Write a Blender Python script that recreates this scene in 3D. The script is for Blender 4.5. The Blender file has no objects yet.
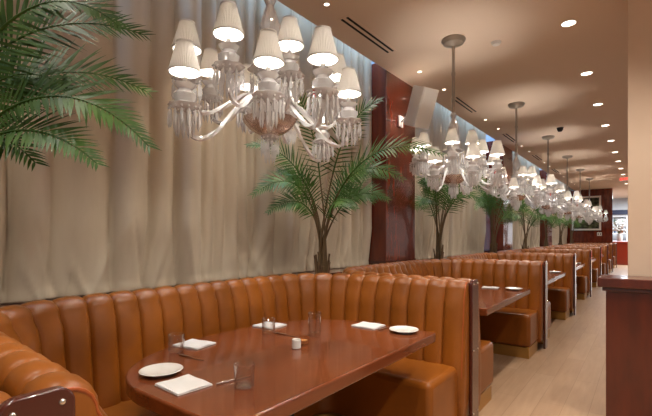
import bpy, math, random
from mathutils import Vector, Matrix
C = bpy.context.scene.collection
PI = math.pi
# ------------------------------------------------------------------ camera, world, exposure
AIS = math.radians(37.2175)                    # angle between view and aisle
CAMH = 1.34
cd = bpy.data.cameras.new('camera'); cam = bpy.data.objects.new('camera', cd); C.objects.link(cam)
cam.location = (0, 0, CAMH); cam.rotation_euler = (PI/2, 0, AIS)
cd.sensor_width = 36; cd.lens = 36*420/652; cd.shift_y = 27.5/652
cd.clip_start = .02
bpy.context.scene.camera = cam
w = bpy.data.worlds.new('world'); bpy.context.scene.world = w; w.use_nodes = True
w.node_tree.nodes['Background'].inputs[0].default_value = (1.0, .91, .82, 1)
w.node_tree.nodes['Background'].inputs[1].default_value = .22
vs = bpy.context.scene.view_settings
vs.view_transform = 'Standard'; vs.look = 'None'; vs.gamma = 1; vs.use_curve_mapping = False; vs.exposure = 0.65
PITCH = 2.63; D0 = .31                          # booth spacing along the aisle, first partition
CEIL = 3.33
def area(name, loc, rot, sx, sy, power, col):
    l = bpy.data.lights.new(name, 'AREA'); l.shape = 'RECTANGLE'; l.size = sx; l.size_y = sy
    l.energy = power; l.color = col
    o = bpy.data.objects.new(name, l); C.objects.link(o); o.location = loc; o.rotation_euler = rot
    return o
def spot(name, loc, rot, power, col, ang=80, blend=.6, rad=.05):
    l = bpy.data.lights.new(name, 'SPOT'); l.energy = power; l.color = col
    l.spot_size = math.radians(ang); l.spot_blend = blend; l.shadow_soft_size = rad
    o = bpy.data.objects.new(name, l); C.objects.link(o); o.location = loc; o.rotation_euler = rot
    return o
WARM = (1.0, .92, .82)
# cool daylight entering the curtain pocket from the clerestory behind the ceiling edge
area('pocket_daylight', (-2.60, 8.0, 3.92), (0, 0, 0), .14, 24, 150, (.32, .58, 1.0))
# light of the adjoining bright bar room beyond the far wall
area('bar_room_light', (.6, 24.0, 3.2), (0, 0, 0), 3.0, 3.0, 380, (.85, .93, 1.0))
# downlights: aisle row and window row (lamps behind the ceiling_downlight fixtures)
AISLE_LAMPS = [(-.57, 1.45+1.53*k) for k in range(-1, 13)]
WINDOW_LAMPS = []
PILLAR_FILLS = [(.75, -.4), (.75, 1.15), (.55, 2.55)]  # added fill spots out of view, no fixtures: brighten the pillar and counter
for k in range(8):
    WINDOW_LAMPS += [(-2.18, 2.10+2.65*k), (-2.18, 2.88+2.65*k)]
for x, y in AISLE_LAMPS:
    spot('aisle_lamp', (x, y, CEIL-.02), (0, 0, 0), 54, WARM, 115, .9)
for x, y in WINDOW_LAMPS:
    spot('window_lamp', (x, y, CEIL-.02), (0, math.radians(-2), 0), 38, WARM, 85, .8)
for x, y in PILLAR_FILLS:
    spot('pillar_fill', (x, y, CEIL-.02), (0, 0, 0), 125, WARM, 125, .9)
for x, y in ((-2.1, -.6), (-2.1, .35)):
    spot('window_lamp', (x, y, CEIL-.02), (0, math.radians(-2), 0), 30, WARM, 85, .8)

# ------------------------------------------------------------------ materials
def mat(name, col, rough=.5, metal=0, spec=.5, coat=0, coat_rough=.08, trans=0, ior=1.45):
    m = bpy.data.materials.new(name); m.use_nodes = True
    b = m.node_tree.nodes['Principled BSDF']
    b.inputs['Base Color'].default_value = (*col, 1); b.inputs['Roughness'].default_value = rough
    b.inputs['Metallic'].default_value = metal; b.inputs['Specular IOR Level'].default_value = spec
    b.inputs['Coat Weight'].default_value = coat; b.inputs['Coat Roughness'].default_value = coat_rough
    b.inputs['Transmission Weight'].default_value = trans; b.inputs['IOR'].default_value = ior
    return m
def N(m, t, **k):
    n = m.node_tree.nodes.new(t)
    for a, v in k.items(): setattr(n, a, v)
    return n
def L(m, a, b): m.node_tree.links.new(a, b)
def noise_col(m, c1, c2, scale=(1, 1, 1), nscale=5, detail=4, lo=.3, hi=.7, bump=0, bdist=.01, rough=None, distort=0):
    b = m.node_tree.nodes['Principled BSDF']
    tc = N(m, 'ShaderNodeTexCoord'); mp = N(m, 'ShaderNodeMapping'); mp.inputs['Scale'].default_value = scale
    L(m, tc.outputs['Object'], mp.inputs['Vector'])
    nz = N(m, 'ShaderNodeTexNoise'); nz.inputs['Scale'].default_value = nscale; nz.inputs['Detail'].default_value = detail
    nz.inputs['Distortion'].default_value = distort
    L(m, mp.outputs[0], nz.inputs['Vector'])
    r = N(m, 'ShaderNodeValToRGB'); r.color_ramp.elements[0].position = lo; r.color_ramp.elements[1].position = hi
    r.color_ramp.elements[0].color = (*c1, 1); r.color_ramp.elements[1].color = (*c2, 1)
    L(m, nz.outputs['Fac'], r.inputs[0]); L(m, r.outputs[0], b.inputs['Base Color'])
    if bump:
        bp = N(m, 'ShaderNodeBump'); bp.inputs['Strength'].default_value = bump; bp.inputs['Distance'].default_value = bdist
        L(m, nz.outputs['Fac'], bp.inputs['Height']); L(m, bp.outputs[0], b.inputs['Normal'])
    return m
def s2l(r, g, b):
    f = lambda c: (c/255/12.92) if c/255 <= .04045 else ((c/255+.055)/1.055)**2.4
    return (f(r), f(g), f(b))
leather = mat('tan_leather', s2l(170, 96, 42), .32, spec=.45)
noise_col(leather, s2l(120, 66, 18), s2l(144, 81, 24), nscale=3, bump=.12, bdist=.004)
piping_m = mat('leather_piping', s2l(150, 72, 28), .35)
table_w = mat('glossy_table_wood', s2l(120, 55, 30), .2, coat=.4, coat_rough=.05)
noise_col(table_w, s2l(92, 43, 19), s2l(122, 62, 29), scale=(9, 1.2, 9), nscale=2.2, detail=3, lo=.2, hi=.8)
mahog = mat('polished_mahogany', s2l(92, 24, 14), .25, coat=.7, coat_rough=.06)
noise_col(mahog, s2l(82, 26, 12), s2l(120, 44, 20), scale=(3, 3, .6), nscale=4, detail=5)
mahog2 = mat('counter_mahogany', s2l(84, 26, 18), .3, coat=.6, coat_rough=.1)
noise_col(mahog2, s2l(74, 25, 12), s2l(98, 37, 18), scale=(3, 3, .6), nscale=4, detail=5)
panel_m = mat('burgundy_panel', s2l(74, 28, 18), .22, coat=.8, coat_rough=.05)
brass = mat('brushed_brass', s2l(190, 150, 85), .35, metal=.8)
silver = mat('brushed_nickel', s2l(170, 160, 148), .35, metal=.85)
bolt_m = mat('polished_bolt', (.8, .74, .66), .2, metal=1)
black = mat('black_metal', (.012, .011, .010), .4)
white_p = mat('white_porcelain', (.68, .66, .62), .18, coat=.5)
linen = mat('white_linen', (.62, .60, .58), .85)
steel = mat('cutlery_steel', (.55, .52, .48), .22, metal=1)
ceil_m = mat('ceiling_paint', s2l(222, 200, 180), .85)
wall_m = mat('beige_plaster', s2l(214, 190, 162), .8)
noise_col(wall_m, s2l(216, 190, 166), s2l(226, 202, 178), nscale=2.2, detail=3, bump=.05)
dark_m = mat('dark_slot', (.01, .009, .008), .8)
trimw = mat('white_trim', (.75, .72, .68), .4)
speaker_m = mat('speaker_white', (.86, .83, .79), .5)
lens_m = bpy.data.materials.new('downlight_glow'); lens_m.use_nodes = True
b_ = lens_m.node_tree.nodes['Principled BSDF']; b_.inputs['Emission Color'].default_value = (1, .9, .75, 1); b_.inputs['Emission Strength'].default_value = 4
bulb_m = bpy.data.materials.new('bulb_glow'); bulb_m.use_nodes = True
b_ = bulb_m.node_tree.nodes['Principled BSDF']; b_.inputs['Emission Color'].default_value = (1, .95, .87, 1); b_.inputs['Emission Strength'].default_value = 6
# floor: pale planks running along the aisle
floor_m = mat('oak_planks', s2l(176, 138, 104), .42, spec=.4)
def floor_nodes():
    m = floor_m; b = m.node_tree.nodes['Principled BSDF']
    tc = N(m, 'ShaderNodeTexCoord'); mp = N(m, 'ShaderNodeMapping'); mp.inputs['Rotation'].default_value = (0, 0, PI/2)
    L(m, tc.outputs['Object'], mp.inputs['Vector'])
    br = N(m, 'ShaderNodeTexBrick'); br.inputs['Scale'].default_value = 1; br.inputs['Brick Width'].default_value = 1.5
    br.inputs['Row Height'].default_value = .17; br.inputs['Mortar Size'].default_value = .0018; br.inputs['Bias'].default_value = 0
    br.inputs['Color1'].default_value = (*s2l(166, 134, 105), 1); br.inputs['Color2'].default_value = (*s2l(176, 145, 116), 1)
    br.inputs['Mortar'].default_value = (*s2l(146, 115, 88), 1)
    L(m, mp.outputs[0], br.inputs['Vector'])
    mp2 = N(m, 'ShaderNodeMapping'); mp2.inputs['Scale'].default_value = (8, .8, 1); L(m, tc.outputs['Object'], mp2.inputs['Vector'])
    nz = N(m, 'ShaderNodeTexNoise'); nz.inputs['Scale'].default_value = 4; nz.inputs['Detail'].default_value = 6; L(m, mp2.outputs[0], nz.inputs['Vector'])
    mx = N(m, 'ShaderNodeMix', data_type='RGBA', blend_type='MULTIPLY'); mx.inputs[0].default_value = .45
    r = N(m, 'ShaderNodeValToRGB'); r.color_ramp.elements[0].position = .3; r.color_ramp.elements[1].position = .7
    r.color_ramp.elements[0].color = (.72, .66, .6, 1); r.color_ramp.elements[1].color = (1, 1, 1, 1)
    L(m, nz.outputs['Fac'], r.inputs[0]); L(m, br.outputs['Color'], mx.inputs[6]); L(m, r.outputs[0], mx.inputs[7])
    L(m, mx.outputs[2], b.inputs['Base Color'])
floor_nodes()
# curtain cloth: diffuse + a little translucency
curt_m = mat('cream_curtain', s2l(190, 168, 138), .6, spec=.25)
noise_col(curt_m, s2l(196, 182, 158), s2l(208, 195, 172), scale=(1, 3, .6), nscale=3, detail=4, bump=.12, bdist=.01)
# pleated lampshade cloth lets the lamp shine through
shade_m = bpy.data.materials.new('shade_cloth'); shade_m.use_nodes = True
def shade_nodes():
    nt = shade_m.node_tree; nt.nodes.remove(nt.nodes['Principled BSDF']); out = nt.nodes['Material Output']
    d = nt.nodes.new('ShaderNodeBsdfDiffuse'); t = nt.nodes.new('ShaderNodeBsdfTranslucent'); mx = nt.nodes.new('ShaderNodeMixShader')
    d.inputs[0].default_value = (.86, .83, .79, 1); t.inputs[0].default_value = (.50, .47, .43, 1); mx.inputs[0].default_value = .35
    nt.links.new(d.outputs[0], mx.inputs[1]); nt.links.new(t.outputs[0], mx.inputs[2]); nt.links.new(mx.outputs[0], out.inputs[0])
shade_nodes()
def glass(name, col, tr=.75, rough=.08, ior=1.45):
    m = mat(name, col, rough, spec=.8, trans=tr, ior=ior); return m
# clear, thin walled drinking glass
crystal = mat('crystal_glass', (1, .995, .99), .05, spec=.9, coat=.8, coat_rough=.02, trans=.5, ior=1.5)
bowl_m = glass('smoked_bowl_glass', s2l(214, 190, 176), .8, .1)
ruby = mat('ruby_crystal', (.4, .005, .01), .1)
tumbler_m = bpy.data.materials.new('tumbler_glass'); tumbler_m.use_nodes = True
def tumbler_nodes():
    nt = tumbler_m.node_tree; nt.nodes.remove(nt.nodes['Principled BSDF']); out = nt.nodes['Material Output']
    t = nt.nodes.new('ShaderNodeBsdfTransparent'); g = nt.nodes.new('ShaderNodeBsdfGlossy'); mx = nt.nodes.new('ShaderNodeMixShader'); lw = nt.nodes.new('ShaderNodeLayerWeight')
    t.inputs[0].default_value = (.975, .97, .96, 1); g.inputs['Roughness'].default_value = .04; lw.inputs[0].default_value = .36
    nt.links.new(lw.outputs['Facing'], mx.inputs[0]); nt.links.new(t.outputs[0], mx.inputs[1]); nt.links.new(g.outputs[0], mx.inputs[2]); nt.links.new(mx.outputs[0], out.inputs[0])
tumbler_nodes()
leaf_m = mat('palm_leaf', s2l(52, 92, 34), .5, spec=.3)
noise_col(leaf_m, s2l(38, 72, 22), s2l(76, 108, 40), nscale=6, detail=3)
stem_m = mat('palm_stem', s2l(100, 80, 50), .6)
trunk_m = mat('palm_trunk', s2l(92, 66, 42), .8)
noise_col(trunk_m, s2l(70, 48, 30), s2l(120, 92, 60), scale=(8, 8, 2), nscale=5, bump=.5)
soil_m = mat('potting_soil', (.03, .02, .012), .95)
pot_m = mat('dark_planter', s2l(50, 34, 28), .6)

# ------------------------------------------------------------------ mesh helpers
class MB:
    def __init__(s): s.v = []; s.f = []
    def add(s, vs, fs):
        o = len(s.v); s.v += [tuple(v) for v in vs]; s.f += [tuple(i+o for i in f) for f in fs]
    def box(s, c, d, rz=0):
        x, y, z = d[0]/2, d[1]/2, d[2]/2; cr, sr = math.cos(rz), math.sin(rz)
        P = [(sx*x, sy*y, sz*z) for sz in (-1, 1) for sx, sy in ((-1, -1), (1, -1), (1, 1), (-1, 1))]
        s.add([(c[0]+a*cr-b*sr, c[1]+a*sr+b*cr, c[2]+z_) for a, b, z_ in P],
              [(3, 2, 1, 0), (4, 5, 6, 7), (0, 1, 5, 4), (1, 2, 6, 5), (2, 3, 7, 6), (3, 0, 4, 7)])
    def lathe(s, prof, n=24, c=(0, 0, 0), wob=None):
        vs = []; m = len(prof)
        for i in range(n):
            a = 2*PI*i/n
            for r, z in prof:
                rr = r*(1+(wob(i, z) if wob else 0)); vs.append((c[0]+rr*math.cos(a), c[1]+rr*math.sin(a), c[2]+z))
        s.add(vs, [(i*m+j, ((i+1) % n)*m+j, ((i+1) % n)*m+j+1, i*m+j+1) for i in range(n) for j in range(m-1)])
    def tube(s, pts, rad, n=8, caps=True, twist=0, ell=1):
        pts = [Vector(p) for p in pts]; k = len(pts); vs = []; up = None
        for i, p in enumerate(pts):
            t = (pts[min(i+1, k-1)]-pts[max(i-1, 0)]).normalized()
            if up is None:
                up = Vector((0, 0, 1)) if abs(t.z) < .95 else Vector((1, 0, 0))
            a = t.cross(up).normalized(); b = a.cross(t).normalized(); up = b
            r = rad[i] if isinstance(rad, (list, tuple)) else rad
            for j in range(n):
                an = 2*PI*j/n+twist*i
                rr = r*(ell if (twist and j % 2) else 1)
                vs.append(p+a*rr*math.cos(an)+b*rr*math.sin(an))
        fs = [(i*n+j, i*n+(j+1) % n, (i+1)*n+(j+1) % n, (i+1)*n+j) for i in range(k-1) for j in range(n)]
        if caps: fs += [tuple(range(n-1, -1, -1)), tuple((k-1)*n+j for j in range(n))]
        s.add(vs, fs)
    def prism(s, poly, z0, z1):
        n = len(poly)
        s.add([(x, y, z0) for x, y in poly]+[(x, y, z1) for x, y in poly],
              [tuple(range(n-1, -1, -1)), tuple(range(n, 2*n))]+[(i, (i+1) % n, n+(i+1) % n, n+i) for i in range(n)])
    def mesh(s, name, m, smooth=True, fix=True):
        me = bpy.data.meshes.new(name); me.from_pydata(s.v, [], s.f); me.materials.append(m)
        if fix:
            import bmesh
            bm = bmesh.new(); bm.from_mesh(me); bmesh.ops.recalc_face_normals(bm, faces=bm.faces); bm.to_mesh(me); bm.free()
        if smooth:
            for p in me.polygons: p.use_smooth = True
            try: me.set_sharp_from_angle(angle=math.radians(38))
            except Exception: pass
        return me
    def build(s, name, m, parent=None, smooth=True, bevel=0, fix=True, segs=3):
        o = bpy.data.objects.new(name, s.mesh(name, m, smooth, fix)); C.objects.link(o); o.parent = parent
        if bevel:
            bv = o.modifiers.new('bevel', 'BEVEL'); bv.width = bevel; bv.segments = segs; bv.limit_method = 'ANGLE'; bv.angle_limit = math.radians(40)
            bv.harden_normals = False
        return o
def empty(name, loc=(0, 0, 0), rz=0):
    o = bpy.data.objects.new(name, None); C.objects.link(o); o.location = loc; o.rotation_euler = (0, 0, rz); o.empty_display_size = .1
    return o
def tag(o, label, cat, group=None, kind=None):
    o['label'] = label; o['category'] = cat
    if group: o['group'] = group
    if kind: o['kind'] = kind
    return o
def struct(o, label=None):
    o['kind'] = 'structure'
    if label: o['label'] = label
    return o
def copy_tree(o, parent=None):
    c = o.copy(); C.objects.link(c); c.parent = parent
    for ch in list(o.children): copy_tree(ch, c)
    return c
def bez(p, n=12):
    p = [Vector(q) for q in p]; out = []
    for i in range(n+1):
        t = i/n; q = list(p)
        while len(q) > 1: q = [q[j].lerp(q[j+1], t) for j in range(len(q)-1)]
        out.append(q[0])
    return out

# ------------------------------------------------------------------ the room
m = MB(); m.box((.5, 12, -.05), (9, 34, .1)); struct(m.build('floor', floor_m, smooth=False))
m = MB(); m.box((1.26, 12, CEIL+.06), (7.48, 34, .12)); struct(m.build('ceiling', ceil_m, smooth=False))
m = MB(); m.box((-3.0, 12, 2.0), (.1, 34, 4.0)); struct(m.build('wall_left', mat('grey_blue_wall', s2l(150, 158, 168), .8), smooth=False))
m = MB(); m.box((-2.95+.2, 12, 4.05), (.5, 34, .1)); m.box((-2.5, 12, CEIL+.41), (.04, 34, .60)); struct(m.build('trim_1', ceil_m, smooth=False))
# mahogany window ledge behind the booths
m = MB(); m.box((-2.72, 9.2, .945), (.52, 24, .05)); m.box((-2.66, 9.2, .46), (.4, 24, .92)); struct(m.build('trim_2', panel_m, smooth=False, bevel=.006))
# far wall with corner
m = MB(); m.box((-2.02, 21.45, 1.665), (1.86, .2, 3.33)); struct(m.build('wall_far', mahog, smooth=False))
m = MB(); m.box((0, 27.5, 1.665), (6, .1, 3.33)); struct(m.build('wall_back', mat('bar_room_white', (.8, .82, .84), .7), smooth=False))

# wood clad columns between the curtains
COLS = [4.86, 10.12, 15.38]
colmesh = None
for i, y in enumerate(COLS):
    e = empty('mahogany_column', (-2.71, y, .97))
    if i == 0:
        mm = MB(); mm.box((0, 0, 1.24), (.46, .80, 2.48)); shaft = mm.build('shaft', mahog, e, smooth=False, bevel=.006)
        mm = MB(); mm.box((0, 0, .03), (.475, .82, .06)); foot = mm.build('plinth', panel_m, e, smooth=False)
        kids = [shaft, foot]
    else:
        for k in kids:
            c = k.copy(); C.objects.link(c); c.parent = e
    tag(e, ['polished red mahogany column behind the second booth, white speaker on its side',
            'red mahogany column beside the narrow window, second from the camera',
            'red mahogany column farthest down the curtain wall'][i], 'column', 'mahogany columns along the curtain wall')

# curtains
def curtain(y0, y1, seed, label, amp=.13):
    rnd = random.Random(seed); STEP = .0125; ny = int((y1-y0)/STEP); nz = 40; z0, z1 = .972, 3.75
    folds = []; y = y0-.4
    while y < y1+.6:
        wv = rnd.choice((rnd.uniform(.09, .16), rnd.uniform(.18, .34))); folds.append((y, wv, rnd.uniform(.5, 1.1), rnd.uniform(.3, .7), rnd.uniform(0, 6.28), rnd.uniform(.4, 1.0))); y += wv
    creases = [(rnd.uniform(y0, y1), rnd.uniform(1.02, 1.5), rnd.choice((-1, 1))*rnd.uniform(.4, 1.3), rnd.uniform(.012, .03), rnd.choice((-1, 1))) for _ in range(int((y1-y0)*9))]
    vs = []; fs = []; nf = len(folds)
    for j in range(nz+1):
        tz = (j/nz)**1.5; z = z0+(z1-z0)*tz; low = max(0, 1-(z-z0)/.45)
        # fold borders wander a little with height
        bnd = [f[0]+.016*math.sin(z*f[5]*2+f[4])+.05*low*math.sin(f[4]*3) for f in folds]
        k = 0
        for i in range(ny+1):
            y = y0+(y1-y0)*i/ny
            while k < nf-2 and bnd[k+1] <= y: k += 1
            while k > 0 and bnd[k] > y: k -= 1
            t = min(max((y-bnd[k])/max(bnd[k+1]-bnd[k], .01), 0), 1)
            wv = bnd[k+1]-bnd[k]; f = folds[k]
            tt = t**(math.log(.5)/math.log(f[3]))             # skewed crest
            d = amp*f[2]*min(1, wv/.2)*(math.sin(PI*tt)**.7)*(1-.5*low)
            for cy, cz, sl, cw, sg in creases:
                if z < cz:
                    dd = (y-cy)-(z-cz)*sl*.4
                    if abs(dd) < cw*2.6: d += sg*.012*math.exp(-(dd/cw)**2)*min(1, (cz-z)/.1)
            d += .010*low*math.sin(y*19+seed)
            if z < z0+.055: d += .006
            vs.append((-2.76+d, y, z))
    for j in range(nz):
        for i in range(ny):
            a = j*(ny+1)+i; fs.append((a, a+1, a+ny+2, a+ny+1))
    mb = MB(); mb.add(vs, fs); me = mb.mesh('curtain', curt_m, fix=False, smooth=False)
    for p in me.polygons: p.use_smooth = True
    o = bpy.data.objects.new('curtain', me); C.objects.link(o)
    sd = o.modifiers.new('thickness', 'SOLIDIFY'); sd.thickness = .004
    tag(o, label, 'curtain', 'long cream curtains')
curtain(-1.6, 4.44, 3, 'wide cream curtain behind the nearest booth and largest palm')
curtain(5.28, 9.05, 8, 'cream curtain between the nearest column and the narrow window')
curtain(10.54, 14.95, 12, 'cream curtain past the narrow window, between second and third columns')
curtain(15.8, 20.9, 17, 'cream curtain farthest away, beside the framed picture wall')
# narrow daylight window in the gap
g = bpy.data.materials.new('window_daylight'); g.use_nodes = True
b_ = g.node_tree.nodes['Principled BSDF']; b_.inputs['Base Color'].default_value = (.6, .7, .8, 1); b_.inputs['Emission Color'].default_value = (.55, .68, .95, 1); b_.inputs['Emission Strength'].default_value = .75
wn = MB(); wn.box((-2.93, 9.5, 1.75), (.03, .6, 1.5)); win = struct(wn.build('window_1', g, smooth=False))
fr = MB()
for yy in (9.18, 9.82): fr.box((-2.9, yy, 1.75), (.06, .04, 1.58))
for zz in (.98, 1.65, 2.52): fr.box((-2.9, 9.5, zz), (.05, .64, .04))
fr.build('window_frame', mahog, win, smooth=False)

# ------------------------------------------------------------------ booths
LAT0 = -1.6
def upath(inset, r, n_arm=60, n_arc=44, n_str=66, lat_end=.965, e0=.122, e1=.17, latw=2.25):
    """U shaped plan of a booth in (lat, d): near arm, corner, wall side, corner, far arm"""
    a0 = e0+inset; a1 = e1+inset; lw = latw-inset; P = PITCH
    pts = []
    lc = lw-r
    for i in range(n_arm): t = i/n_arm; pts.append((lat_end+(lc-lat_end)*t, a0+(a1-a0)*t))
    for i in range(n_arc): an = PI/2*i/n_arc; pts.append((lc+r*math.sin(an), a1+r-r*math.cos(an)))
    for i in range(n_str//2): t = i/(n_str//2); pts.append((lw, a1+r+(P/2-a1-r)*t))
    half = pts[:]
    return half+[(lw, P/2)]+[(x, P-y) for x, y in reversed(half)]
def loc(lat, d): return (-(lat+LAT0), d-PITCH/2)
OUT = [loc(*p) for p in upath(0, .44)]
# resample the back path evenly so the channels keep one width
def resample(pts, step):
    d = [0]
    for a, b in zip(pts, pts[1:]): d.append(d[-1]+math.dist(a, b))
    T = d[-1]; out = []; k = 0
    NCH = round(T/.132); n = NCH*14
    for i in range(n+1):
        s = T*i/n
        while k < len(d)-2 and d[k+1] < s: k += 1
        t = (s-d[k])/(d[k+1]-d[k]); out.append((pts[k][0]+(pts[k+1][0]-pts[k][0])*t, pts[k][1]+(pts[k+1][1]-pts[k][1])*t))
    return out, NCH
BP, NCH = resample(OUT, .016)
def back_mesh():
    n = len(BP); mb = MB(); vs = []
    # profile: (u inward, z, normal u, normal z, bulge weight)
    R = .058; top = 1.008; prof = []
    prof.append((-.125, .10, -1, 0, 0)); prof.append((-.125, .6, -1, 0, 0)); prof.append((-.116, .86, -1, 0, 0))
    cz = top-R; cu = -.058
    for i in range(11):
        a = PI-(PI*i/10); nu, nz = math.cos(a), math.sin(a)
        prof.append((cu+nu*R, cz+nz*R, nu, nz, min(1, i/3)))
    for z, u in ((.90, .024), (.80, .036), (.70, .05), (.60, .062), (.52, .07), (.45, .078), (.40, .08)): prof.append((u, z, 1, .1, 1))
    prof.append((.08, .15, 1, 0, 0)); prof.append((.06, .10, 0, -1, 0))
    m_ = len(prof); T = n-1
    for i, (x, y) in enumerate(BP):
        a = BP[max(i-1, 0)]; b = BP[min(i+1, n-1)]
        tx, ty = b[0]-a[0], b[1]-a[1]; l = math.hypot(tx, ty); tx /= l; ty /= l
        nx, ny = ty, -tx                      # inward normal (towards the table)
        if i == 0: s_in = nx*(0-x)+ny*(0-y)
        t = (i % 14)/14 if i < T else 0
        bul = math.sqrt(max(0, 1-(2*t-1)**2)) if 0 < t < 1 else 0
        # crown height rises slightly on the arms
        lat = -x+1.6
        hk = .008
        sgn = SGN
        for u, z, nu, nz, wgt in prof:
            A = .026 if z < .95 else .019
            uu = u+nu*A*bul*wgt; zz = z+(nz*A*1.05*bul*wgt)+hk*max(0, (z-.8)/.25)
            vs.append((x+nx*uu*sgn, y+ny*uu*sgn, zz))
    fs = [(i*m_+j, i*m_+j+1, (i+1)*m_+j+1, (i+1)*m_+j) for i in range(n-1) for j in range(m_-1)]
    mb.add(vs, fs)
    # end caps slightly pillowed with the wrap of the end channel
    for i, q in ((0, 1), (n-1, -1)):
        ring = [vs[i*m_+j] for j in range(m_)]
        PIPES.append(ring[3:-2])
        c = Vector((0, 0, 0))
        for r_ in ring: c += Vector(r_)
        c /= m_
        k1 = [tuple(Vector(r_).lerp(c, .08)+Vector((.006, 0, 0))) for r_ in ring]
        k2 = [tuple(Vector(r_).lerp(c, .35)+Vector((.012, 0, 0))) for r_ in ring]
        base = len(mb.v); mb.v += ring+k1+k2
        for j in range(m_):
            j2 = (j+1) % m_
            mb.f.append((base+j, base+j2, base+m_+j2, base+m_+j)); mb.f.append((base+m_+j, base+m_+j2, base+2*m_+j2, base+2*m_+j))
        mb.f.append(tuple(base+2*m_+j for j in range(m_)))
    return mb
PIPES = []
def pipe_mesh():
    mb = MB()
    for ring in PIPES: mb.tube([Vector(p)+Vector((-.002, 0, 0)) for p in ring], .0055, 8)
    return mb
# find sign so that inward = towards the booth centre
_x, _y = BP[5]; _a, _b = BP[4], BP[6]; _n = (_b[1]-_a[1], -(_b[0]-_a[0])); SGN = 1 if _n[1]*(0-_y) > 0 else -1
def seat_mesh(z0, z1, outset, depth_in, end, rnd=.12):
    o1 = [loc(*p) for p in upath(outset, .40, 14, 14, 16, end, .14, .19)]
    i1 = [loc(*p) for p in upath(depth_in, rnd, 14, 14, 16, end, .14, .14)]
    mb = MB(); vs = []
    for a, b in zip(o1, i1):
        vs += [(a[0], a[1], z0), (a[0], a[1], z1), (b[0], b[1], z1), (b[0], b[1], z0)]
    n = len(o1); fs = [(i*4+j, i*4+(j+1) % 4, (i+1)*4+(j+1) % 4, (i+1)*4+j) for i in range(n-1) for j in range(4)]
    fs += [(0, 1, 2, 3), tuple((n-1)*4+j for j in (3, 2, 1, 0))]
    mb.add(vs, fs); return mb
def panel_mesh():
    # rounded-top end board covering the two backs: in the YZ plane, 24 mm thick
    mb = MB(); hw, top, r = .068, 1.035, .035; out = []
    out += [(-hw, 0), (hw, 0)]
    for i in range(7): a = i/6*PI/2; out.append((hw-r+r*math.cos(a), top-r+r*math.sin(a)))
    for i in range(7): a = PI/2+i/6*PI/2; out.append((-hw+r+r*math.cos(a), top-r+r*math.sin(a)))
    n = len(out)
    mb.add([(-.012, y, z) for y, z in out]+[(.012, y, z) for y, z in out],
           [tuple(range(n-1, -1, -1)), tuple(range(n, 2*n))]+[(i, (i+1) % n, n+(i+1) % n, n+i) for i in range(n)])
    return mb
booth0 = None
blabels = ['tan channelled leather booth nearest the camera, cut off at lower left',
 'large tan leather booth in the foreground around the big glossy table',
 'tan channelled leather booth directly behind the foreground one',
 'tan leather booth around the third table along the aisle',
 'tan leather booth around the fourth table along the aisle',
 'tan leather booth around the fifth table along the aisle',
 'tan leather booth around the sixth table along the aisle',
 'tan leather booth around the seventh table, second from the far wall',
 'farthest tan leather booth, in front of the framed picture wall']
booth_proto = empty('banquette_booth')
back_mesh().build('backrest', leather, booth_proto)
pipe_mesh().build('piping', piping_m, booth_proto)
seat_mesh(.125, .476, .0, .50, .985).build('seat', leather, booth_proto, bevel=.035, segs=4)
seat_mesh(0.0, .12, .03, .475, 1.0).build('kick_plate', brass, booth_proto, bevel=.003, segs=1)
ep = panel_mesh().build('end_panel', panel_m, booth_proto, bevel=.005, segs=2)
ep.location = (-(.945)+1.6, PITCH/2, 0)
for yy, zz in ((-.042, 1.006), (.042, 1.006), (-.045, .12), (.045, .12), (-.045, .55), (.045, .55)):
    mb = MB(); mb.lathe([(0, .006), (.004, .0055), (.0065, .003), (.007, 0)], 12)
    bo = mb.build('bolt', bolt_m, ep); bo.location = (.012, yy, zz); bo.rotation_euler = (0, PI/2, 0)
for k in range(9):
    b = booth_proto if k == 0 else copy_tree(booth_proto)
    b.location = (-1.6, D0+PITCH*(k-1)+PITCH/2, 0)
    tag(b, blabels[k], 'booth', 'tan leather booths along the aisle')
    
# ------------------------------------------------------------------ tables
def table_outline():
    pts = [(.0, -.80), (.0, .80)]           # aisle edge at local x=0, wall side towards -x
    pts += [(-.15, .80), (-.30, .80)]
    for i in range(1, 40):
        a = PI/2-PI*i/40; ex = 2/2.35
        c, s_ = math.cos(a), math.sin(a)
        pts.append((-.46-.575*abs(c)**ex, .80*math.copysign(abs(s_)**ex, s_)))
    pts += [(-.30, -.80), (-.15, -.80)]
    return pts
tl = ['large glossy D-shaped wooden table in the foreground booth',
 'glossy wooden table in the second booth, behind the foreground booth', 'glossy wooden table third along the aisle', 'glossy wooden table fourth along the aisle',
 'glossy wooden table fifth along the aisle', 'glossy wooden table sixth along the aisle', 'glossy wooden table seventh along the aisle', 'farthest glossy wooden table near the framed picture']
tp = empty('dining_table')
m = MB(); m.prism(table_outline(), .692, .752); m.build('tabletop', table_w, tp, bevel=.009, segs=3)
m = MB(); m.lathe([(0, .035), (.05, .69), (.05, .035)][1:2]+[(.045, .66), (.045, .06), (.07, .035), (.26, .02), (.27, .0), (0, 0)], 28, (-.5, 0, 0))
m.lathe([(0, .691), (.16, .691), (.16, .672), (.045, .66)], 28, (-.5, 0, 0))
m.build('pedestal', black, tp)
for k in range(8):
    t = tp if k == 0 else copy_tree(tp)
    t.location = (-1.01, 1.635+PITCH*k, 0); tag(t, tl[k], 'table', 'D-shaped tables in the booths')

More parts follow.
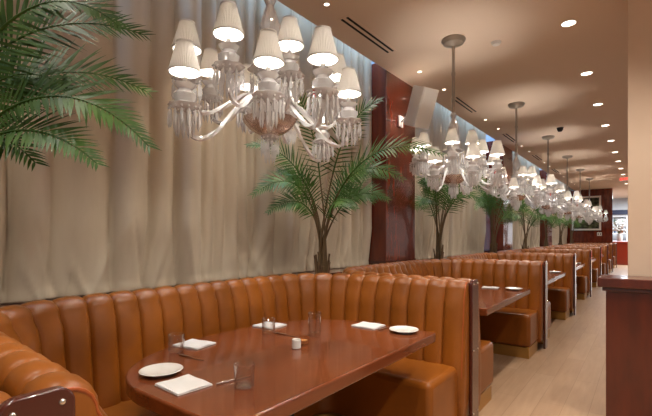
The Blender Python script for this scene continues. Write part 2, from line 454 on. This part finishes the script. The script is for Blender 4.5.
# ------------------------------------------------------------------ tableware
TZ = .753
def make_plate():
    m = MB(); m.lathe([(0, .004), (.055, .004), (.066, .008), (.088, .016), (.089, .0175), (.087, .019), (.066, .0115), (.054, .0075), (0, .0075)][::-1], 40)
    m.lathe([(.05, 0), (.052, .005), (.046, .005), (.048, 0)], 30)
    return m.mesh('side_plate', white_p)
def make_napkin():
    m = MB(); rnd = random.Random(4)
    # folded cloth: three stacked layers with soft irregular borders
    for k, (w_, h_) in enumerate(((.172, .150), (.168, .146))):
        n = 10; z0 = .0005+k*.005; vs = []
        for s_ in (0, 1):
            for i in range(n+1):
                for j in range(n+1):
                    x = (i/n-.5)*w_; y = (j/n-.5)*h_
                    edge = min(i, n-i, j, n-j)/2
                    zz = z0+s_*.0045-(s_ and max(0, 1-edge)*.002)+.0012*math.sin(i*.9+k*2)*math.sin(j*.7+1)*s_
                    vs.append((x, y, zz))
        q = (n+1)**2; fs = []
        for i in range(n):
            for j in range(n):
                a = i*(n+1)+j; fs += [(a, a+1, a+n+2, a+n+1), (q+a, q+a+1, q+a+n+2, q+a+n+1)]
        rim = [i*(n+1) for i in range(n+1)]+[n*(n+1)+j for j in range(1, n+1)]+[i*(n+1)+n for i in range(n-1, -1, -1)]+[j for j in range(n-1, 0, -1)]
        for a, b in zip(rim, rim[1:]+rim[:1]): fs.append((a, b, q+b, q+a))
        m.add(vs, fs)
    return m.mesh('folded_napkin', linen)
def make_tumbler(h=.090, r=.041):
    m = MB(); m.lathe([(0, .012), (r*.78, .013), (r*.86, .02), (r-.003, h-.002), (r-.0015, h), (r, h-.001), (r*.93, .02), (r*.88, .002), (r*.84, 0), (0, .0)], 36,
                      wob=lambda i, z: (.012*math.cos(i*2*PI/36*12) if .015 < z < h*.6 else 0))
    return m.mesh('water_tumbler', tumbler_m)
def knife_parts(parent):
    b = MB(); pr = [(0, -.007), (.05, -.009), (.085, -.008), (.1, .002), (.09, .005), (0, .006)]
    b.add([(x, y, .001) for x, y in pr]+[(x, y, .003) for x, y in pr], [tuple(range(5, -1, -1)), tuple(range(6, 12))]+[(i, (i+1) % 6, 6+(i+1) % 6, 6+i) for i in range(6)])
    b.build('blade', steel, parent, smooth=False)
    h = MB(); h.tube([(0, 0, .005), (-.03, 0, .0055), (-.07, 0, .006), (-.105, 0, .0055)], [.0035, .005, .0062, .005], 10); h.build('handle', steel, parent); parent.scale = (.8, .8, .8)
plate_me = make_plate(); nap_me = make_napkin(); tum_me = make_tumbler()
def put(name, me, x, y, z, rz, label, cat, group):
    o = bpy.data.objects.new(name, me); C.objects.link(o); o.location = (x, y, z); o.rotation_euler = (0, 0, rz); return tag(o, label, cat, group)
put('side_plate', plate_me, -1.64, 1.0, TZ, 0, 'white side plate at the left end of the foreground table', 'plate', 'side plates')
put('side_plate', plate_me, -1.17, 2.325, TZ, 0, 'white side plate at the far aisle corner of the foreground table', 'plate', 'side plates')
for x, y, rz, lb in ((-1.438, .972, -.06, 'folded white napkin beside the near plate, closest to the camera'),
                     (-1.925, 1.368, .2, 'folded white napkin on the curtain side, near the left end of the big table'),
                     (-1.94, 1.95, .1, 'folded white napkin on the curtain side behind the short tumbler, mid table'),
                     (-1.428, 2.335, 0, 'folded white napkin next to the plate at the far edge of the big table')):
    put('folded_napkin', nap_me, x, y, TZ, rz, lb, 'napkin', 'folded napkins')
for x, y, lb in ((-1.24, 1.107, 'clear water tumbler nearest the camera, right of the near napkin'),
                 (-1.885, 1.232, 'clear tumbler in front of the left curtain-side napkin'),
                 (-1.80, 1.80, 'clear short tumbler in front of the middle curtain-side napkin')):
    put('water_tumbler', tum_me, x, y, TZ, 0, lb, 'glass', 'water tumblers')
tall = make_tumbler(.135, .039); put('water_tumbler', tall, -1.55, 1.93, TZ, 0, 'clear taller tumbler at the far middle of the foreground table', 'glass', 'water tumblers')
kn = empty('table_knife'); knife_parts(kn)
for i, (x, y, rz, lb) in enumerate(((-1.325, 1.135, 1.42, 'steel knife poking from under the near napkin towards the tumbler'),
                           (-1.735, 1.215, .15, 'steel knife before the left curtain-side napkin'),
                           (-1.68, 1.83, .1, 'steel knife near the middle curtain-side napkin'),
                           (-1.302, 2.35, 1.45, 'steel knife between the far napkin and far plate'))):
    o = kn if i == 0 else copy_tree(kn)
    o.location = (x, y, TZ); o.rotation_euler = (0, 0, rz); tag(o, lb, 'knife', 'table knives')
m = MB(); m.lathe([(0, 0), (.021, 0), (.024, .003), (.024, .046), (.022, .048), (.020, .046), (.020, .036), (0, .035)], 28)
tag(m.build('salt_cellar', white_p), 'small white round salt pot at the centre of the foreground table', 'salt pot').location = (-1.445, 1.648, TZ)
m = MB(); m.lathe([(0, .005), (.026, .006), (.029, .04), (.031, .04), (.029, .002), (.027, 0), (0, 0)], 28)
v = m.build('votive_holder', glass('amber_glass', s2l(225, 170, 120), .9, .05)); v.location = (-1.47, 1.735, TZ)
tag(v, 'little amber glass votive just behind the white salt pot', 'candle holder')
m = MB(); m.lathe([(0, .0065), (.022, .0065), (.022, .022), (.002, .022), (.002, .027), (0, .027)], 20); m.build('candle', mat('wax', s2l(235, 220, 190), .5), v)
od = ['', 'second', 'third', 'fourth', 'fifth', 'sixth', 'seventh', 'farthest']
for k in range(1, 8):
    y = 1.635+PITCH*k
    put('side_plate', plate_me, -1.13, y+.58, TZ, 0, 'white side plate on the aisle corner of the %s table' % od[k], 'plate', 'side plates')
    put('folded_napkin', nap_me, -1.38, y+.60, TZ, .15, 'folded white napkin beside the plate on the %s table' % od[k], 'napkin', 'folded napkins')
    put('water_tumbler', tum_me, -1.62, y+.25, TZ, 0, 'clear tumbler in the middle of the %s table' % od[k], 'glass', 'water tumblers')

# ------------------------------------------------------------------ palms
def frond(mb, pts, leaf_from, n, ll, rnd, droop=.2, wid=.0135, ref=(0, 0, 1)):
    """leaflets along a rachis curve"""
    k = len(pts); ref = Vector(ref).normalized()
    def at(t):
        f = t*(k-1); i = min(int(f), k-2); return pts[i].lerp(pts[i+1], f-i), (pts[i+1]-pts[i]).normalized()
    mb.tube(pts, [.006*(1-.75*i/(k-1))+.0012 for i in range(k)], 5)
    for i in range(n):
        t = leaf_from+(1-leaf_from)*i/(n-1); p, d = at(min(t, .999))
        side = d.cross(ref).normalized(); up = side.cross(d).normalized()
        q = (t-leaf_from)/(1-leaf_from)
        ln = ll*(.45+.55*math.sin(PI*min(1, q*.85+.18)))*rnd.uniform(.88, 1.08)
        ln *= 1-.45*q**3
        for sgn in (-1, 1):
            fwd = .45+.8*q+rnd.uniform(-.08, .08)
            dr = (side*sgn+d*fwd+up*rnd.uniform(.02, .3)).normalized()
            wv = wid*(.7+.4*math.sin(PI*q)); nrm = dr.cross(d).normalized()
            wdir = dr.cross(nrm).normalized()
            vs = []; S = 5; pos = p.copy(); dd = dr.copy()
            prof = (.35, .95, 1.0, .72, .38, .02)
            for s_ in range(S+1):
                hw = wv*.5*prof[s_]
                fold = nrm*0
                vs += [pos-wdir*hw, pos+wdir*hw]
                dd = (dd+Vector((0, 0, -droop*.32*rnd.uniform(.7, 1.3)))).normalized(); pos = pos+dd*(ln/S)
            mb.add(vs, [(2*s_, 2*s_+1, 2*s_+3, 2*s_+2) for s_ in range(S)])
def palm(name_loc, fronds, seed, label, canes=9, trunk_h=.55, ll=.26, n=30, soil=.88, ref=(.4, -.5, .75)):
    rnd = random.Random(seed); e = empty('potted_palm', (name_loc[0], name_loc[1], 0))
    m = MB(); m.lathe([(0, 0), (.10, 0), (.135, soil+.02), (.14, soil+.03), (.132, soil+.03), (.125, soil)], 24); pot = m.build('planter', pot_m, e)
    m = MB(); m.lathe([(.126, soil), (.06, soil+.01), (0, soil+.012)], 24); m.build('soil', soil_m, pot)
    for c in range(canes):
        a = 2*PI*c/canes+rnd.uniform(-.3, .3); r = rnd.uniform(.035, .06)
        b0 = Vector((r*math.cos(a), r*math.sin(a), soil)); h = trunk_h*rnd.uniform(.35, 1)*.62
        b1 = b0+Vector((0, 0, h*.5)); b2 = b0+Vector((math.cos(a)*.02, math.sin(a)*.02, h))
        m = MB(); P = bez([b0, b1, b2], 8); m.tube(P, [rnd.uniform(.014, .02)*(1-.5*i/8) for i in range(9)], 7); m.build('cane', trunk_m, e)
    for F in fronds:
        P = bez([Vector(q) for q in F['p']], 22)
        lf = F.get('from', .38)
        k = int(lf*22)
        a = rnd.uniform(0, 6.28); rr = rnd.uniform(.015, .055); jx, jy = rr*math.cos(a), rr*math.sin(a)
        SP = [Vector((jx, jy, soil)), Vector((jx*.8+P[0].x, jy*.8+P[0].y, P[0].z-.08))]+[P[i]+Vector((jx, jy, 0))*(.7*max(0, 1-i/(k*.8))) for i in range(1, k+2)]
        m = MB(); m.tube(SP, [.015, .011]+[.0095*(1-.45*i/(k+1)) for i in range(1, k+2)], 7); m.build('stem', stem_m, e)
        m = MB(); frond(m, P[max(0, k-1):], .02, F.get('n', n), F.get('ll', ll), rnd, F.get('droop', .18), ref=F.get('ref', ref)); m.build('frond', leaf_m, e, fix=False, smooth=False)
    tag(e, label, 'palm', 'tall palms between the booths')
    return e
def rel(o, pts): return [(x-o[0], y-o[1], z) for x, y, z in pts]
# palm beside the camera, its fronds reaching in from the left
o0 = (-2.29, .31)
B0 = (-2.29, .31, 1.15)
pf0 = [dict(p=rel(o0, [B0, (-2.30, .35, 2.0), (-2.02, .62, 2.34), (-1.75, .98, 2.22)]), n=40, ll=.27, **{'from': .40}, droop=.1),
       dict(p=rel(o0, [B0, (-2.32, .36, 1.9), (-2.12, .72, 2.22), (-1.90, 1.08, 2.03)]), n=38, ll=.25, **{'from': .40}, droop=.1),
       dict(p=rel(o0, [B0, (-2.12, .42, 1.85), (-1.64, .60, 2.02), (-1.41, .81, 1.66)]), n=40, ll=.19, **{'from': .48}, droop=.12),
       dict(p=rel(o0, [B0, (-2.15, .38, 1.75), (-1.70, .53, 1.82), (-1.45, .65, 1.58)]), n=38, ll=.19, **{'from': .42}, droop=.12),
       dict(p=rel(o0, [B0, (-2.15, .38, 2.1), (-1.85, .62, 2.42), (-1.60, .80, 2.14)]), n=36, ll=.22, **{'from': .45}, droop=.1),
       dict(p=rel(o0, [B0, (-2.2, .38, 1.6), (-1.95, .45, 1.85), (-1.72, .56, 1.60)]), n=34, ll=.22, **{'from': .35}, droop=.15),
       dict(p=rel(o0, [B0, (-2.28, .4, 1.9), (-2.15, .6, 2.15), (-2.0, .78, 1.98)]), n=34, ll=.24, **{'from': .40}, droop=.12),
       dict(p=rel(o0, [B0, (-2.35, .1, 1.9), (-2.3, -.3, 2.3), (-2.1, -.8, 2.0)]), n=30, ll=.25, **{'from': .40})]
palm(o0, pf0, 5, 'palm beside the camera, its dark fronds reaching in from the upper left', ll=.24, ref=(.8, -.3, .55))
o1 = (-2.27, 2.93); B1 = (-2.27, 2.93, 1.25)
pf1 = [dict(p=rel(o1, [B1, (-2.32, 2.85, 1.85), (-2.36, 2.62, 2.0), (-2.50, 2.33, 1.74)]), ll=.22),
       dict(p=rel(o1, [B1, (-2.36, 2.93, 1.9), (-2.48, 2.72, 2.22), (-2.56, 2.33, 2.14)]), ll=.22),
       dict(p=rel(o1, [B1, (-2.10, 2.92, 1.68), (-1.93, 2.93, 1.86), (-1.66, 3.0, 1.70)]), ll=.2),
       dict(p=rel(o1, [B1, (-2.1, 2.85, 1.85), (-1.80, 2.80, 2.10), (-1.47, 2.89, 1.84)]), ll=.22),
       dict(p=rel(o1, [B1, (-2.16, 2.91, 2.1), (-1.98, 2.91, 2.45), (-1.70, 2.96, 2.50)]), ll=.22),
       dict(p=rel(o1, [B1, (-2.05, 2.80, 1.9), (-1.60, 2.70, 2.22), (-1.12, 2.79, 1.97)]), ll=.22, n=34),
       dict(p=rel(o1, [B1, (-2.30, 3.0, 2.0), (-2.38, 2.95, 2.5), (-2.46, 2.7, 2.75)]), ll=.2),
       dict(p=rel(o1, [B1, (-2.2, 3.05, 1.8), (-2.1, 3.2, 2.15), (-1.95, 3.5, 1.95)]), ll=.22),
       dict(p=rel(o1, [B1, (-2.20, 2.88, 1.62), (-2.05, 2.78, 1.80), (-1.78, 2.72, 1.62)]), ll=.2),
       dict(p=rel(o1, [B1, (-2.28, 2.86, 1.65), (-2.33, 2.70, 1.82), (-2.42, 2.42, 1.60)]), ll=.2),
       dict(p=rel(o1, [B1, (-2.24, 2.98, 1.75), (-2.16, 3.15, 1.95), (-2.0, 3.35, 1.72)]), ll=.2),
       dict(p=rel(o1, [B1, (-2.34, 2.95, 1.8), (-2.42, 2.85, 2.0), (-2.50, 2.60, 1.95)]), ll=.2)]
for F in pf1: F['p'] = [F['p'][0]]+[(x, y, z-.07) for x, y, z in F['p'][1:]]
palm(o1, pf1, 6, 'tall green palm behind the foreground booth, directly under the near chandelier', n=28, ref=(.45, -.6, .65))
plab = ['tall palm behind the second booth, right of the nearest column', 'tall palm left of the narrow window, behind the third booth',
        'tall palm just past the narrow window', 'tall palm behind the fifth booth, in front of the third column',
        'bushy palm close to the framed picture, second from the end', 'farthest palm beside the far mahogany wall']
for k in range(2, 8):
    rnd = random.Random(40+k); o = (-2.27, 2.93+PITCH*(k-1)); Fs = []
    nf = 11 if k < 4 else 9
    for i in range(nf):
        a = 2*PI*i/nf+rnd.uniform(-.25, .25); rr = rnd.uniform(.55, .8); dx, dy = math.cos(a), math.sin(a)
        rr = min(rr, .20/abs(dx)) if dx < 0 else rr
        hz = rnd.uniform(1.75, 2.25)
        Fs.append(dict(p=[(0, 0, 1.2), (dx*.12*rr, dy*.12*rr, hz*.92), (dx*.62*rr, dy*.62*rr, hz+.22), (dx*rr, dy*rr, hz-.12)], ll=.25, n=26 if k < 5 else 20))
    palm(o, Fs, 60+k, plab[k-2], canes=7, n=24)

# ------------------------------------------------------------------ chandeliers
CH = (-1.55, 1.56)
LIGHTS = [(-.14, -.40, 2.20), (.02, -.52, 2.02), (-.37, -.09, 2.24), (.13, -.38, 2.20), (-.33, .15, 2.22), (.30, -.31, 2.06),
          (.22, -.09, 2.23), (.47, -.16, 2.08), (.18, .35, 2.22), (.21, .38, 2.00), (-.04, .50, 2.06), (-.22, .39, 2.18)]
LIGHTS[9] = (.33, .24, 2.07)
def shade_me():
    m = MB(); n = 96; wob = lambda i, z: (.022 if i % 2 else -.022)
    m.lathe([(.066, 0), (.0645, .004), (.034, .122), (.0335, .126), (.0325, .126), (.033, .120), (.0630, .004), (.0645, 0)], n, wob=wob)
    m.lathe([(.0675, -.001), (.0675, .006), (.062, .006), (.062, -.001), (.0675, -.001)], 40)
    m.lathe([(.0355, .121), (.0355, .128), (.0315, .128), (.0315, .121), (.0355, .121)], 40)
    return m.mesh('shade', shade_m)
def cup_me():
    m = MB(); wob = lambda i, z: (.06 if i % 2 else 0)
    m.lathe([(0, 0), (.018, 0), (.015, .012), (.034, .022), (.043, .042), (.045, .062), (.032, .076), (.028, .084), (.040, .098), (.044, .104), (.039, .104), (.024, .092), (0, .090)], 20, wob=wob)
    return m.mesh('candle_cup', crystal)
def pan_me():
    m = MB(); wob = lambda i, z: (.05*math.cos(i*PI/2) if z > .006 else 0)
    m.lathe([(0, -.012), (.014, -.012), (.02, -.004), (.054, .006), (.068, .018), (.066, .020), (.052, .010), (.018, .002), (0, 0)], 32, wob=wob)
    return m.mesh('drip_pan', crystal)
def gem(m, x, y, z, ln, r):
    ang = [(math.cos(a), math.sin(a)) for a in (0, PI/2, PI, 3*PI/2)]
    # small bead then a long faceted drop
    for top, h, rr in ((z, .012, r*.8), (z-.014, ln, r)):
        v_ = [(x, y, top)]+[(x+c*rr*.8, y+s_*rr*.8, top-h*.18) for c, s_ in ang]+[(x+c*rr, y+s_*rr, top-h*.75) for c, s_ in ang]+[(x, y, top-h)]
        m.add(v_, [(0, 1+j, 1+(j+1) % 4) for j in range(4)]+[(1+j, 5+j, 5+(j+1) % 4, 1+(j+1) % 4) for j in range(4)]+[(9, 5+(j+1) % 4, 5+j) for j in range(4)])
def fringe_me(R=.054, n=11, ln=.088, inner=True):
    m = MB()
    for i in range(n):
        a = 2*PI*i/n; gem(m, R*math.cos(a), R*math.sin(a), .008, ln*(1 if i % 2 else .86), .0075)
    if inner:
        for i in range(9): a = 2*PI*(i+.5)/9; gem(m, R*.55*math.cos(a), R*.55*math.sin(a), -.002, ln*1.3, .0075)
    return m.mesh('crystal_fringe', crystal, smooth=False)
M_sh, M_cup, M_pan, M_fr = shade_me(), cup_me(), pan_me(), fringe_me(.062, 14, .078)
def objp(name, me, parent, loc=(0, 0, 0), rz=0):
    o = bpy.data.objects.new(name, me); C.objects.link(o); o.parent = parent; o.location = loc; o.rotation_euler = (0, 0, rz); return o
mb = MB(); mb.lathe([(0, 0), (.010, 0), (.011, .05), (0, .05)], 12); M_can = mb.mesh('candle_tube', white_p)
mb = MB(); mb.lathe([(0, 0), (.006, .002), (.012, .016), (.011, .03), (.004, .045), (0, .046)], 12); M_bulb = mb.mesh('bulb', bulb_m)
pl = bpy.data.lights.new('shade_lamp', 'POINT'); pl.energy = 2.9; pl.color = (1, .95, .87); pl.shadow_soft_size = .012
def chandelier():
    e = empty('crystal_chandelier', (CH[0], CH[1], 1.86))     # heights below are relative to the bowl
    z0 = 1.86; top = CEIL-z0
    m = MB(); m.lathe([(0, top), (.115, top), (.12, top-.012), (.10, top-.045), (.03, top-.062), (.012, top-.075), (0, top-.075)], 32); m.build('canopy', silver, e)
    m = MB(); m.tube([(0, 0, top-.07), (0, 0, .72)], .015, 12)
    for zz in (top-.35, top-.62): m.lathe([(.015, zz-.02), (.020, zz-.015), (.020, zz+.015), (.015, zz+.02)], 12)
    m.build('rod', silver, e)
    m = MB(); wob = lambda i, z: (.07 if i % 2 else 0)
    m.lathe([(.0, .74), (.02, .73), (.03, .70), (.018, .67), (.035, .62), (.052, .56), (.045, .50), (.02, .46), (.03, .43), (.06, .38), (.066, .33), (.045, .27), (.022, .23), (.03, .20), (.05, .17), (.055, .12), (.035, .08), (.025, .05), (.02, .0), (.012, -.05), (0, -.06)], 24, wob=wob)
    body = m.build('central_column', crystal, e)
    f = objp('crystal_fringe', fringe_me(.10, 18, .10, False), body, (0, 0, .36)); f.location.z = .30
    m = MB(); m.lathe([(.02, .31), (.075, .318), (.11, .332), (.112, .336), (.07, .326), (.02, .32)], 32, wob=lambda i, z: .05*math.cos(i*PI/2)); m.build('upper_dish', crystal, e)
    m = MB(); m.lathe([(.02, .0), (.07, .010), (.105, .032), (.132, .066), (.138, .082), (.133, .085), (.122, .066), (.10, .042), (.07, .022), (.02, .012)], 40,
                      wob=lambda i, z: .03*math.cos(i*2*PI/40*10)); bw = m.build('bowl', bowl_m, e)
    m = MB(); m.lathe([(0, -.035), (.02, -.03), (.045, -.012), (.048, -.006), (.02, -.014), (0, -.016)], 24); fp = m.build('lower_dish', crystal, e)
    objp('crystal_fringe', fringe_me(.044, 12, .088, True), fp, (0, 0, -.02))
    for i, (dx, dy, sz) in enumerate(LIGHTS):
        R = math.hypot(dx, dy); a = math.atan2(dy, dx); ux, uy = dx/R, dy/R
        pz = sz-z0-.155                                      # pan height
        P = bez([(ux*.04, uy*.04, .16), (ux*R*.38, uy*R*.38, .30), (ux*R*.62, uy*R*.62, pz-.22), (ux*R*1.03, uy*R*1.03, pz-.17), (ux*R, uy*R, pz-.012)], 26)
        m = MB(); m.tube(P, .0115, 8, twist=.28, ell=.72); m.build('arm', crystal, e)
        pan = objp('drip_pan', M_pan, e, (dx, dy, pz)); objp('crystal_fringe', M_fr, pan, (0, 0, 0), rz=i)
        objp('candle_cup', M_cup, e, (dx, dy, pz), rz=i*.3)
        ct = objp('candle_tube', M_can, e, (dx, dy, pz+.085)); objp('bulb', M_bulb, ct, (0, 0, .05))
        objp('shade', M_sh, e, (dx, dy, pz+.155), rz=i*.4)
        lo = objp('shade_lamp', pl, e, (dx, dy, pz+.205))
        if i == 7:
            m = MB(); gem(m, .058, 0, .014, .03, .009); rp = m.build('ruby_pendant', ruby, pan, smooth=False); rp['label'] = 'single red crystal'; rp.rotation_euler = (0, 0, -1.6)
    return e
ch0 = chandelier()
clab = ['large crystal chandelier with twelve white shades nearest the camera', 'second crystal chandelier from the camera, right of the nearest column',
        'third crystal chandelier from the camera', 'fourth crystal chandelier from the camera', 'fifth crystal chandelier from the camera',
        'second farthest crystal chandelier, before the framed picture', 'farthest crystal chandelier, over the last tables']
for k in range(7):
    c = ch0 if k == 0 else copy_tree(ch0)
    c.location = (CH[0], CH[1]+2.62*k, 1.86); c.rotation_euler = (0, 0, [0, 0, .12, .3, -.2, .4, .1][k])
    tag(c, clab[k], 'chandelier', 'crystal chandeliers over the booth tables')

# ------------------------------------------------------------------ ceiling fixtures
def downlight(x, y, r, label, grp, proto=[None, None]):
    m = MB(); m.lathe([(r, 0), (r*1.12, 0), (r*1.12, -.005), (r, -.004)], 28, (0, 0, 0))
    e = empty('ceiling_downlight', (x, y, CEIL)); m.build('ring', trimw, e)
    m = MB(); m.lathe([(0, -.003), (r, -.003)], 28); m.build('lens', lens_m, e, fix=False); tag(e, label, 'downlight', grp)
for i, (x, y) in enumerate(AISLE_LAMPS[1:]): downlight(x, y, .058, 'round glowing ceiling downlight in the row over the aisle', 'aisle downlights')
for x, y in WINDOW_LAMPS: downlight(x, y, .022, 'small round ceiling downlight near the curtain edge', 'small downlights by the curtains')
sl = ['long twin-slot ceiling vent right of the near chandelier', 'second twin-slot ceiling vent, near the second chandelier rod', 'third twin-slot ceiling vent', 'fourth twin-slot ceiling vent, far off', 'fifth twin-slot ceiling vent, farthest']
for i, y in enumerate((3.6, 6.38, 9.1, 11.8, 14.5)):
    e = empty('slot_vent', (-2.19, y, CEIL))
    m = MB(); m.box((0, 0, -.002), (.13, .92, .004)); m.build('frame', ceil_m, e, smooth=False)
    for dx in (-.03, .03):
        m = MB(); m.box((dx, 0, -.0045), (.024, .88, .003)); m.build('slot', dark_m, e, smooth=False)
    tag(e, sl[i], 'vent', 'slot vents')
m = MB(); m.lathe([(0, CEIL-.03), (.035, CEIL-.03), (.045, CEIL-.018), (.05, CEIL)], 24, (-1.22, 4.5, 0)); tag(m.build('smoke_detector', trimw), 'small round beige smoke detector on the ceiling', 'smoke detector')
m = MB(); m.lathe([(0, CEIL-.075), (.03, CEIL-.07), (.05, CEIL-.04), (.052, CEIL-.02), (.06, CEIL)], 24, (-1.25, 8.8, 0)); tag(m.build('security_camera', black), 'small black dome camera on the ceiling farther on', 'camera')
# speaker on the first column
e = empty('wall_speaker', (-2.47, 4.80, 2.78))
m = MB(); m.box((0, 0, 0), (.20, .24, .46)); s_ = m.build('cabinet', speaker_m, e, smooth=False, bevel=.012); s_.location = (.35, -.14, .08); s_.rotation_euler = (0, math.radians(22), math.radians(-22))
m = MB(); m.box((.102, 0, 0), (.008, .21, .43)); m.build('grille', mat('speaker_grille', (.82, .78, .73), .8), s_, smooth=False, bevel=.003)
m = MB(); m.box((.01, 0, 0), (.02, .10, .14)); m.tube([(.015, 0, 0), (.12, -.04, .03), (.25, -.10, .06)], .015, 10); m.build('bracket', speaker_m, e)
tag(e, 'white tilted loudspeaker mounted on the nearest mahogany column', 'speaker')

# ------------------------------------------------------------------ far wall: framed picture, switch
e = empty('framed_picture', (-2.03, 21.33, 2.3))
m = MB()
for dx, dz, sx, sz in ((0, .7, 1.08, .07), (0, -.7, 1.08, .07), (-.505, 0, .07, 1.33), (.505, 0, .07, 1.33)): m.box((dx, 0, dz), (sx, .04, sz))
m.build('frame', trimw, e, smooth=False)
pm = mat('dark_landscape', (.05, .05, .03), .5); noise_col(pm, s2l(20, 24, 14), s2l(110, 120, 84), scale=(2, 1, 3), nscale=2.5, detail=8, lo=.4, hi=.75)
m = MB(); m.box((0, .01, 0), (.96, .02, 1.35)); m.build('canvas', pm, e, smooth=False)
tag(e, 'large dark landscape picture in a white frame on the far mahogany wall', 'picture')
m = MB(); m.box((0, 0, 0), (.17, .012, .15)); o = m.build('switch_plate', trimw, smooth=False, bevel=.003); o.location = (-1.55, 21.343, 1.40)
for dx in (-.04, .04):
    mm = MB(); mm.box((dx, -.009, 0), (.03, .008, .07)); mm.build('switch', dark_m, o, smooth=False)
tag(o, 'white switch plate on the far wall below the picture', 'switch plate')

# ------------------------------------------------------------------ bright bar room beyond
e = empty('back_bar_shelf', (-.35, 26.9, 0)); whm = mat('shelf_white', (.85, .87, .9), .5); navy = mat('navy_band', s2l(28, 36, 62), .5)
m = MB()
for z in (1.05, 1.45, 1.95, 2.35): m.box((0, 0, z), (2.6, .4, .04))
for x in (-1.3, -.4, .5, 1.3): m.box((x, 0, 1.7), (.04, .4, 1.3))
m.build('shelving', whm, e, smooth=False)
m = MB(); m.box((0, -.15, 2.55), (2.7, .2, .24)); m.build('header', navy, e, smooth=False)
m = MB(); m.box((0, 0, .52), (2.6, .5, 1.02)); m.build('base_cabinet', mat('red_lacquer', s2l(150, 40, 22), .3, coat=.4), e, smooth=False)
tag(e, 'white shelving with a dark header in the bright room beyond', 'shelf')
bt = MB(); bt.lathe([(0, 0), (.04, 0), (.042, .17), (.016, .23), (.015, .30), (0, .30)], 14)
cols = [s2l(70, 90, 120), s2l(120, 70, 40), s2l(50, 80, 50), s2l(190, 190, 200)]
bms = [bt.mesh('bottle', mat('bottle_glass', c, .1)) for c in cols]
rnd = random.Random(2)
for zi, z in enumerate((1.471, 1.971)):
    for i in range(16):
        x = -1.6+i*.16
        if abs(x+.35-(-.4)) < .05 or abs((x+.35) % .9-.0) < .03: continue
        put('bottle', bms[rnd.randrange(4)], x+.012, 26.85, z, 0, 'bottle on the white shelves in the room beyond', 'bottle', 'bottles on the back bar shelves')
# flower arrangement and red cabinet near the opening
e = empty('flower_vase', (-.93, 23.6, 1.08)); m = MB(); m.lathe([(0, 0), (.09, 0), (.13, .18), (.07, .34), (.09, .38), (.08, .38), (.06, .34), (0, .3)], 20); m.build('vase', white_p, e)
m = MB(); rnd = random.Random(9)
for i in range(60):
    a, b2 = rnd.uniform(0, 6.28), rnd.uniform(.1, .45); z = rnd.uniform(.45, 1.0); r = b2*math.sin(PI*(z-.2)/1.1)
    c = (r*math.cos(a), r*math.sin(a), z); m.lathe([(0, -.03), (.045, -.015), (.055, .01), (.03, .03), (0, .02)], 7, c)
m.build('blossoms', white_p, e)
m = MB()
for i in range(14):
    a = rnd.uniform(0, 6.28); m.tube([(0, 0, .3), (.1*math.cos(a), .1*math.sin(a), .6), (.25*math.cos(a), .25*math.sin(a), .85)], .007, 5)
m.build('branches', stem_m, e); tag(e, 'tall white flower arrangement in the bright room beyond', 'flowers')
m = MB(); m.box((0, 0, .5), (.9, .5, 1.0)); m.box((0, 0, 1.03), (.96, .56, .06)); o = m.build('service_cabinet', mat('red_wood_cabinet', s2l(160, 56, 34), .3, coat=.5), smooth=False, bevel=.01)
o.location = (-.80, 23.6, .0); tag(o, 'red-brown cabinet under the white flowers beyond the far wall', 'cabinet')

# exit sign
e = empty('exit_sign', (-.55, 17.0, 3.20)); m = MB(); m.box((0, 0, 0), (.26, .04, .15)); m.build('housing', trimw, e, smooth=False, bevel=.008)
m = MB(); m.box((0, 0, .10), (.03, .03, .06)); m.build('mount', trimw, e, smooth=False)
tx = bpy.data.curves.new('exit_letters', 'FONT'); tx.body = 'EXIT'; tx.size = .11; tx.align_x = 'CENTER'; tx.align_y = 'CENTER'; tx.extrude = .002
rm = bpy.data.materials.new('exit_red'); rm.use_nodes = True; b_ = rm.node_tree.nodes['Principled BSDF']; b_.inputs['Base Color'].default_value = (.6, .02, .02, 1); b_.inputs['Emission Color'].default_value = (1, .04, .02, 1); b_.inputs['Emission Strength'].default_value = 2
tx.materials.append(rm); t0 = bpy.data.objects.new('letters_curve', tx); me = bpy.data.meshes.new_from_object(t0); bpy.data.objects.remove(t0)
to = bpy.data.objects.new('letters', me); C.objects.link(to); to.parent = e; to.rotation_euler = (PI/2, 0, 0); to.location = (0, -.023, 0)
tag(e, 'red lit exit sign on the ceiling beside the pillar', 'exit sign')

# ------------------------------------------------------------------ pillar and host counter on the right
def quad_box(m, p, q, depth, z0, z1):
    """box whose front face runs p->q, extending away from the camera by depth"""
    p = Vector(p); q = Vector(q); d = (q-p).normalized(); nn = Vector((-d.y, d.x))
    if nn.dot(p) < 0: nn = -nn
    m.prism([tuple(p), tuple(q), tuple(q+nn*depth), tuple(p+nn*depth)], z0, z1)
m = MB(); m.box((.40, 4.17, 1.665), (1.0, .8, 3.33)); 
pil = m.build('wall_right', wall_m, smooth=False, bevel=.004); struct(pil)
e = empty('host_counter', (.1, 3.7, 0))
m = MB(); m.prism([(-.36, -.27), (.75, -.20), (.75, .05), (-.36, .05)], .985, 1.05); ct = m.build('countertop', mahog2, e, smooth=False, bevel=.008)
m = MB(); m.prism([(-.315, -.23), (.7, -.16), (.7, .05), (-.315, .05)], 0, .96); m.build('cabinet_body', mahog2, e, smooth=False, bevel=.004)
m = MB(); m.prism([(-.335, -.25), (.72, -.18), (.72, .05), (-.335, .05)], .96, .985); m.build('moulding', panel_m, e, smooth=False, bevel=.004)
tag(e, 'polished red-brown wooden host counter in front of the beige pillar', 'counter')
